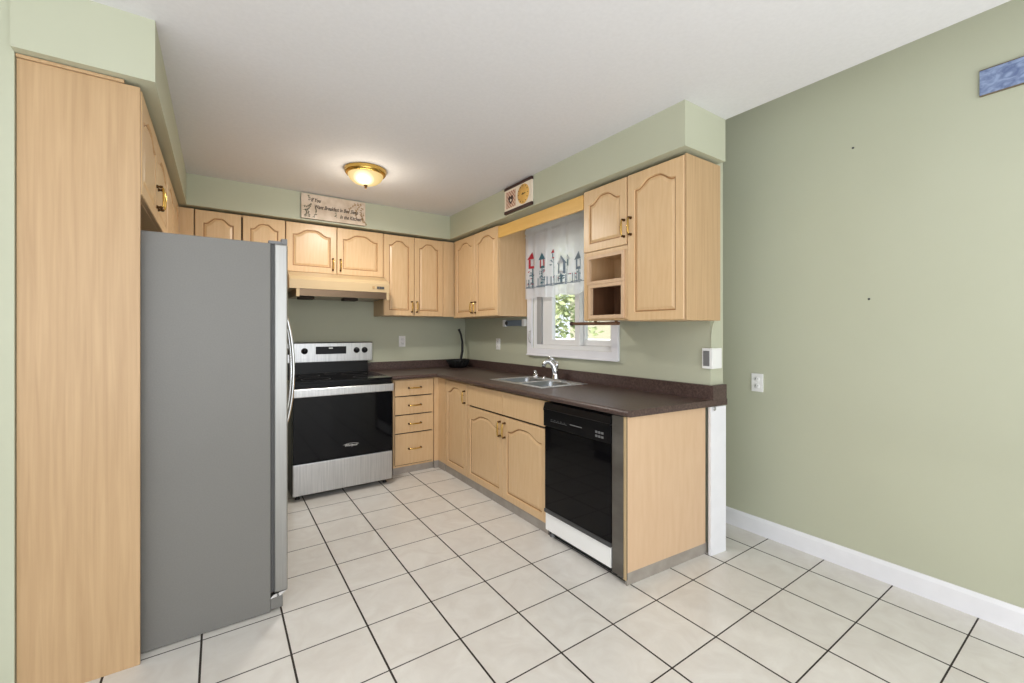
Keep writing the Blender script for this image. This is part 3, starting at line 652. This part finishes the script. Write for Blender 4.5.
# ------------------------------------------------------------------ canvas sign and clock on the soffits
sg = thing('canvas_sign', 'tan canvas sign lettered about breakfast in bed on the back soffit', 'sign', (0.584, YS - 0.002, 2.2805))
SW, SH = 0.540, 0.213
bm = bmesh.new(); box(bm, 0, SW, -0.022, 0, 0, SH, 0.001)
for f in bm.faces:
    if abs(f.normal.x) > 0.8 or abs(f.normal.z) > 0.8: f.material_index = 1
obj('canvas', bm, ['canvas', 'canvas_edge'], sg)
for s, x, z, sz in (('If You', 0.075, 0.150, 0.046), ('Want Breakfast In Bed Sleep', 0.100, 0.094, 0.046), ('In the Kitchen', 0.315, 0.036, 0.046)):
    text('lettering', s, sz, 'ink', sg, (x, -0.0228, z), (PI / 2, 0, 0), 0.35, 0.70, 0.0004, bold=0.0011)
def sprig(bm, x, z, ang, ln, n, mi, leaf=0.011):
    P = [(x + ln * k / 6 * math.cos(ang + 0.12 * k), -0.0226, z + ln * k / 6 * math.sin(ang + 0.12 * k)) for k in range(7)]
    tube(bm, P, 0.0012, 5, mi)
    for i in range(n):
        p = P[1 + i % 6]; a = ang + random.choice((-1, 1)) * random.uniform(0.5, 1.1)
        q = Vector((p[0], -0.0229, p[2])); u = Vector((math.cos(a), 0, math.sin(a))) * leaf * random.uniform(0.8, 1.5); v = Vector((-math.sin(a), 0, math.cos(a))) * leaf * 0.35
        f = bm.faces.new([bm.verts.new(c) for c in (q, q + u * 0.5 + v, q + u, q + u * 0.5 - v)]); f.material_index = mi
for a in ((0.012, 0.105, -0.3, 0.07, 12, 0), (0.012, 0.07, -0.2, 0.06, 12, 0), (0.05, 0.01, 0.9, 0.06, 9, 0), (0.02, 0.012, 0.6, 0.06, 12, 0), (0.085, 0.012, 0.5, 0.08, 12, 0), (0.06, 0.15, 1.1, 0.05, 6, 0),
          (0.525, 0.20, 3.5, 0.14, 24, 1), (0.53, 0.17, 3.9, 0.12, 24, 1), (0.525, 0.12, 4.2, 0.10, 20, 1), (0.50, 0.19, 3.1, 0.14, 20, 1), (0.29, 0.085, 4.0, 0.05, 4, 0)):
    bm = bmesh.new(); sprig(bm, *a, leaf=0.015 if a[5] else 0.012); obj('leaf_print', bm, ['twig', 'sepia'], sg)

ck = thing('wall_clock', 'cream plaque clock with amber dial and dark bars on the window soffit', 'clock', (XS - 0.002, 3.021, 2.278), -PI / 2)
KW, KH = 0.378, 0.215
bm = bmesh.new(); box(bm, 0, KW, -0.016, 0, 0, KH, 0.001); obj('plaque', bm, 'clockface', ck)
bm = bmesh.new(); box(bm, -0.002, KW + 0.002, -0.019, 0, -0.001, 0.022, 0.002); box(bm, -0.002, KW + 0.002, -0.019, 0, KH - 0.022, KH + 0.001, 0.002); obj('dark_bars', bm, 'plum', ck)
bm = bmesh.new(); lathe(bm, [(0.0, -0.003), (0.075, -0.003), (0.078, 0.0)], 0.268, -0.016, 0.108, 40, 0, 'y'); dl = obj('dial', bm, 'amber', ck)
for k in range(12):
    a = k * PI / 6; bm = bmesh.new(); box(bm, -0.002, 0.002, -0.0005, 0.0005, -0.006, 0.006)
    obj('hour_mark', bm, 'dkbrass', dl, (0.268 + 0.064 * math.sin(a), -0.0195, 0.108 + 0.064 * math.cos(a)), (0, a, 0))
bm = bmesh.new(); box(bm, 0.262, 0.300, -0.0205, -0.0195, 0.105, 0.111); box(bm, 0.246, 0.27, -0.0205, -0.0195, 0.106, 0.110); lathe(bm, [(0, -0.003), (0.008, -0.002), (0.008, 0)], 0.268, -0.019, 0.108, 14, 0, 'y'); obj('hands', bm, 'ink', dl)
bm = bmesh.new(); box(bm, 0.026, 0.162, -0.0175, -0.0155, 0.040, 0.176); obj('picture_tile', bm, 'checker', ck)
bm = bmesh.new(); prism(bm, [(0.094, 0.068), (0.066, 0.094), (0.058, 0.118), (0.068, 0.136), (0.084, 0.136), (0.094, 0.124), (0.104, 0.136), (0.120, 0.136), (0.130, 0.118), (0.122, 0.094)], 'y', -0.0185, -0.0172); obj('picture_heart', bm, 'plum', ck)
bm = bmesh.new(); prism(bm, [(0.094, 0.086), (0.084, 0.098), (0.090, 0.112), (0.104, 0.108), (0.108, 0.096)], 'y', -0.0192, -0.0184); obj('picture_spot', bm, 'clockface', ck)

# ------------------------------------------------------------------ curtain
cu = thing('window_curtain', 'white sheer valance curtain with red and grey birdhouses over the window', 'curtain', (2.335, 0, 0))
CY0, CY1, CZ0, CZ1 = 2.20, 3.205, 1.60, 2.243
def cx(y, z):
    k = 0.25 + 0.75 * min(1, (CZ1 - z) / 0.45)
    return (0.016 * math.sin(y * 43) + 0.009 * math.sin(y * 71 + 1.3)) * k
bm = bmesh.new(); NY, NZ = 130, 26
G = [[bm.verts.new((cx(CY0 + (CY1 - CY0) * i / NY, CZ1 - (CZ1 - CZ0) * j / NZ), CY0 + (CY1 - CY0) * i / NY, CZ1 - (CZ1 - CZ0 + 0.006 * math.sin(i * 0.16)) * j / NZ)) for j in range(NZ + 1)] for i in range(NY + 1)]
for i in range(NY):
    for j in range(NZ): f = bm.faces.new((G[i][j], G[i + 1][j], G[i + 1][j + 1], G[i][j + 1])); f.smooth = True
cl = obj('fabric', bm, 'sheer', cu)
bm = bmesh.new()
for z, hh in ((2.205, 0.034), (2.160, 0.012)):
    n = 200; A = []; B = []
    for i in range(n + 1):
        y = CY0 + (CY1 - CY0) * i / n; x = -0.007 + 0.004 * math.sin(i * 1.7)
        A.append(bm.verts.new((x, y, z + hh / 2))); B.append(bm.verts.new((x - 0.002, y, z - hh / 2)))
    for i in range(n): f = bm.faces.new((A[i], A[i + 1], B[i + 1], B[i])); f.smooth = True
obj('gathered_heading', bm, 'sheer', cl)
bm = bmesh.new(); tube(bm, [(0.0, CY0 - 0.01, 2.207), (0.0, CY1 + 0.006, 2.207)], 0.006, 8); obj('curtain_rod', bm, 'white', cu)
EM = bmesh.new()
def patch(pts, mi, y0):
    """stitched shape lying on the fabric; pts (across toward the viewer's right, up)"""
    f = EM.faces.new([EM.verts.new((cx(y0 - u, z) - 0.004 - 0.0004 * mi, y0 - u, z)) for u, z in pts]); f.material_index = mi
def rect_(y0, u0, u1, z0, z1, mi): patch([(u0, z0), (u1, z0), (u1, z1), (u0, z1)], mi, y0)
def fence(y0, n, mi, z0=1.695):
    for k in range(n):
        u = -0.05 + k * 0.022; rect_(y0, u, u + 0.006, z0, z0 + 0.075, mi)
    rect_(y0, -0.06, -0.06 + n * 0.024, z0, z0 + 0.008, mi + (1 if mi == 1 else 0))
def house(y0, z, sc, mr, mb, leaves):
    patch([(-0.042 * sc, z), (0.042 * sc, z), (0, z + 0.062 * sc)], mr, y0)
    rect_(y0, -0.026 * sc, -0.012 * sc, z - 0.07 * sc, z, mb); rect_(y0, 0.012 * sc, 0.026 * sc, z - 0.07 * sc, z, mb); rect_(y0, -0.026 * sc, 0.026 * sc, z - 0.075 * sc, z - 0.055 * sc, mr)
    rect_(y0, -0.004, 0.004, 1.70, z - 0.075 * sc, 1)
    for k in range(leaves):
        u = random.uniform(-0.032, 0.032); zz = random.uniform(1.72, z - 0.09 * sc); a = random.uniform(0, PI); r1 = 0.012
        patch([(u + r1 * math.cos(a), zz + r1 * math.sin(a)), (u - 0.4 * r1 * math.sin(a), zz + 0.4 * r1 * math.cos(a)), (u - r1 * math.cos(a), zz - r1 * math.sin(a)), (u + 0.4 * r1 * math.sin(a), zz - 0.4 * r1 * math.cos(a))], random.choice((0, 1, 1, 2)), y0)
house(3.115, 1.95, 1.1, 0, 0, 26); house(2.965, 1.93, 1.0, 1, 0, 24); house(2.82, 1.965, 0.6, 0, 1, 8); house(2.70, 1.86, 1.1, 2, 2, 14); house(2.615, 1.88, 0.7, 2, 1, 10); house(2.505, 1.87, 1.05, 2, 2, 6); house(2.33, 1.88, 1.0, 0, 1, 10)
for y0, n, mi in ((3.115, 5, 1), (2.965, 5, 1), (2.82, 6, 2), (2.69, 6, 2), (2.52, 6, 2), (2.34, 5, 1)): fence(y0, n, mi)
for i in range(60):
    y = 3.19 - i * 0.0162; rect_(y, 0, 0.0163, 1.690, 1.695, 2)
obj('birdhouse_stitching', EM, ['red', 'teal', 'greyblue'], cl)

# ------------------------------------------------------------------ small things on walls
def wall_plate(name, label, cat, loc, rz, kind):
    r = thing(name, label, cat, loc, rz, 'wall outlet plates')
    bm = bmesh.new(); box(bm, -0.036, 0.036, -0.008, 0, -0.058, 0.058, 0.003); obj('cover_plate', bm, 'plate', r)
    if kind == 'outlet':
        for z in (-0.022, 0.022):
            bm = bmesh.new(); lathe(bm, [(0, -0.003), (0.016, -0.003), (0.0175, 0)], 0, -0.008, z, 20, 0, 'y')
            box(bm, -0.008, -0.0055, -0.0118, -0.0108, z - 0.002, z + 0.008, 0, 1); box(bm, 0.0055, 0.008, -0.0118, -0.0108, z - 0.002, z + 0.008, 0, 1)
            obj('socket', bm, ['plate', 'dkgrey'], r)
    else:
        bm = bmesh.new(); box(bm, -0.015, 0.015, -0.011, -0.008, -0.032, 0.032, 0.002); obj('rocker', bm, 'trim', r)
    return r
wall_plate('wall_outlet', 'white outlet plate on the back wall above the drawers', 'outlet', (1.62, YB - 0.0005, 1.195), 0, 'outlet')
wall_plate('wall_outlet', 'white outlet plate between the black bowl and the window', 'outlet', (XW - 0.0005, 3.746, 1.171), -PI / 2, 'outlet')
r = wall_plate('wall_outlet', 'white outlet plate alone on the dining wall past the counter end', 'outlet', (XR - 0.0005, 1.398, 0.972), -PI / 2, 'outlet')
r = thing('switch_box', 'white switch box wrapped on the wall corner over the counter end', 'switch', (2.41, YE - 0.001, 1.142))
bm = bmesh.new(); box(bm, -0.045, 0.055, -0.020, 0.0, -0.060, 0.060, 0.004); box(bm, -0.045, -0.0285, 0.0, 0.045, -0.060, 0.060, 0.003); obj('housing', bm, 'plate', r)
bm = bmesh.new(); box(bm, -0.0475, -0.0445, -0.002, 0.036, -0.045, 0.045, 0.001); obj('recess_plate', bm, 'grey', r)
# under-cabinet light fitting
r = thing('under_cabinet_light', 'grey strip light with white ends under the far window cabinet', 'light', (XW - 0.001, 3.62, 1.382), -PI / 2)
bm = bmesh.new(); box(bm, 0.03, 0.34, -0.022, 0, -0.028, 0.028, 0.004); obj('housing', bm, 'greyblue', r)
for x in (0.0, 0.33):
    bm = bmesh.new(); box(bm, x, x + 0.045, -0.034, 0, -0.034, 0.034, 0.008); obj('end_cap', bm, 'plate', r)
bm = bmesh.new(); lathe(bm, [(0, -0.012), (0.016, -0.011), (0.018, 0)], 0.062, -0.022, 0, 16, 0, 'y'); obj('knob', bm, 'dkgrey', r)
# cord from cabinet to switch box
bm = bmesh.new(); tube(bm, [(2.392, 1.416, 1.361), (2.386, 1.420, 1.33), (2.380, 1.424, 1.28), (2.379, 1.4245, 1.203)], 0.0035, 8)
tag(obj('power_cord', bm, 'wall'), 'thin painted cord dropping from the tall cabinet to the switch box', 'cord')
# bowl with tall handle
bw = thing('handled_bowl', 'black wire-look bowl with one tall curved stem in the counter corner', 'bowl', (2.195, 4.29, ZK + 0.001))
bm = bmesh.new(); lathe(bm, [(0, 0), (0.075, 0.0), (0.085, 0.006), (0.118, 0.068), (0.128, 0.082), (0.132, 0.086), (0.126, 0.088), (0.112, 0.07), (0.078, 0.012), (0, 0.010)], seg=36)
for k in range(18):
    a = 2 * PI * k / 18; tube(bm, [(0.088 * math.cos(a), 0.088 * math.sin(a), 0.004), (0.128 * math.cos(a + 0.2), 0.128 * math.sin(a + 0.2), 0.08)], 0.004, 6)
obj('basket', bm, 'blackmatt', bw)
bm = bmesh.new(); tube(bm, [(0.02, 0.0, 0.02), (0.035, 0.0, 0.09), (0.055, 0.0, 0.18), (0.054, 0.0, 0.28), (0.036, 0.0, 0.37), (0.010, 0.0, 0.425)], [0.012, 0.013, 0.014, 0.012, 0.011, 0.014], 10)
obj('stem', bm, 'blackmatt', bw)
# blue border board on the dining wall
bd = thing('cornice_board', 'blue patterned cornice strip high on the dining wall', 'cornice', (XR, 0.42, 2.367))
bm = bmesh.new(); box(bm, -0.012, -0.0005, -1.9, 0, 0, 0.112, 0.001); obj('board', bm, 'border', bd)
bm = bmesh.new(); box(bm, -0.014, -0.0005, -1.9, 0, -0.003, 0.0, 0); box(bm, -0.014, -0.0005, -1.9, 0, 0.1122, 0.1145, 0); obj('edge_trim', bm, 'canvas_edge', bd)
for y, z, lb in ((0.895, 2.303, 'tiny dark nail head high on the dining wall'), (0.825, 1.473, 'tiny dark nail head at mid height on the dining wall')):
    bm = bmesh.new(); lathe(bm, [(0, -0.004), (0.005, -0.003), (0.006, 0)], XR - 0.0003, y, z, 12, 0, 'x'); tag(obj('nail', bm, 'dkgrey'), lb, 'nail', 'nail heads in the dining wall')

# ------------------------------------------------------------------ outside the window
bm = bmesh.new()
prism(bm, [(XW + 0.13, 2.1), (30, 2.1), (30, 40), (-10, 40), (-10, YB + 0.14), (XW + 0.13, YB + 0.14)], 'z', -0.3, -0.02)
struct('ground', bm, 'lawn', 'lawn outside the sink window')
def tree(x, y, h, r, label, n=2600, z0=0.4):
    t_ = thing('garden_tree', label, 'tree', (x, y, -0.02))
    bm = bmesh.new(); tube(bm, [(0, 0, 0), (0.05, 0.02, h * 0.3), (0.0, 0.05, h * 0.7)], [0.12, 0.09, 0.04], 10); obj('trunk', bm, 'bark', t_)
    bm = bmesh.new()
    blobs = [(random.uniform(-r, r) * 0.7, random.uniform(-r, r) * 0.7, random.uniform(z0, h), random.uniform(0.3, 0.6) * r) for _ in range(26)]
    for _ in range(n):
        bx, by_, bz, br = random.choice(blobs)
        d = Vector((random.gauss(0, 1), random.gauss(0, 1), random.gauss(0, 1))).normalized() * br * random.uniform(0.6, 1)
        p = Vector((bx, by_, bz)) + d; s = random.uniform(0.05, 0.10)
        u = Vector((random.gauss(0, 1), random.gauss(0, 1), random.gauss(0, 1))).normalized(); v = u.orthogonal().normalized()
        bm.faces.new([bm.verts.new(c) for c in (p - u * s, p + v * s * 0.5, p + u * s, p - v * s * 0.5)])
    obj('foliage', bm, 'leaf', t_)
tree(5.7, 7.0, 3.4, 1.15, 'leafy pale green tree outside the sink window', z0=1.2)
hs = thing('neighbour_house', 'cream neighbouring house beyond the window', 'house', (10.4, 7.4, -0.02))
boxes('wall', [(-1.6, 4.5, -2.6, 2.4, 0, 2.7)], 'siding', hs)
bm = bmesh.new(); prism(bm, [(-2.0, 2.6), (1.4, 4.4), (4.9, 2.6)], 'y', -2.9, 2.7); obj('roof', bm, 'roofgrey', hs)
boxes('window', [(-1.66, -1.6, -1.6, -0.5, 0.9, 2.0)], 'dkgrey', hs)
sh = thing('garden_shed', 'low white shed with sloping roof outside the window', 'shed', (4.3, 4.75, -0.02))
boxes('walls', [(-0.6, 0.6, -0.7, 0.7, 0, 0.98)], 'white', sh)
bm = bmesh.new(); prism(bm, [(-0.8, 0.96), (0.0, 1.22), (0.8, 0.96)], 'y', -0.8, 0.8); obj('roof', bm, 'roofgrey', sh)
fn = thing('board_fence', 'pale board fence outside the window', 'fence', (7.3, 4.3, -0.02), math.radians(8))
bm = bmesh.new()
for i in range(22): box(bm, 0, 0.02, -1.6 + i * 0.15, -1.46 + i * 0.15, 0, 1.28)
obj('boards', bm, 'fencewood', fn)
boxes('rail', [(0.021, 0.06, -1.6, 1.7, 0.3, 0.38), (0.021, 0.06, -1.6, 1.7, 1.15, 1.23)], 'fencewood', fn)
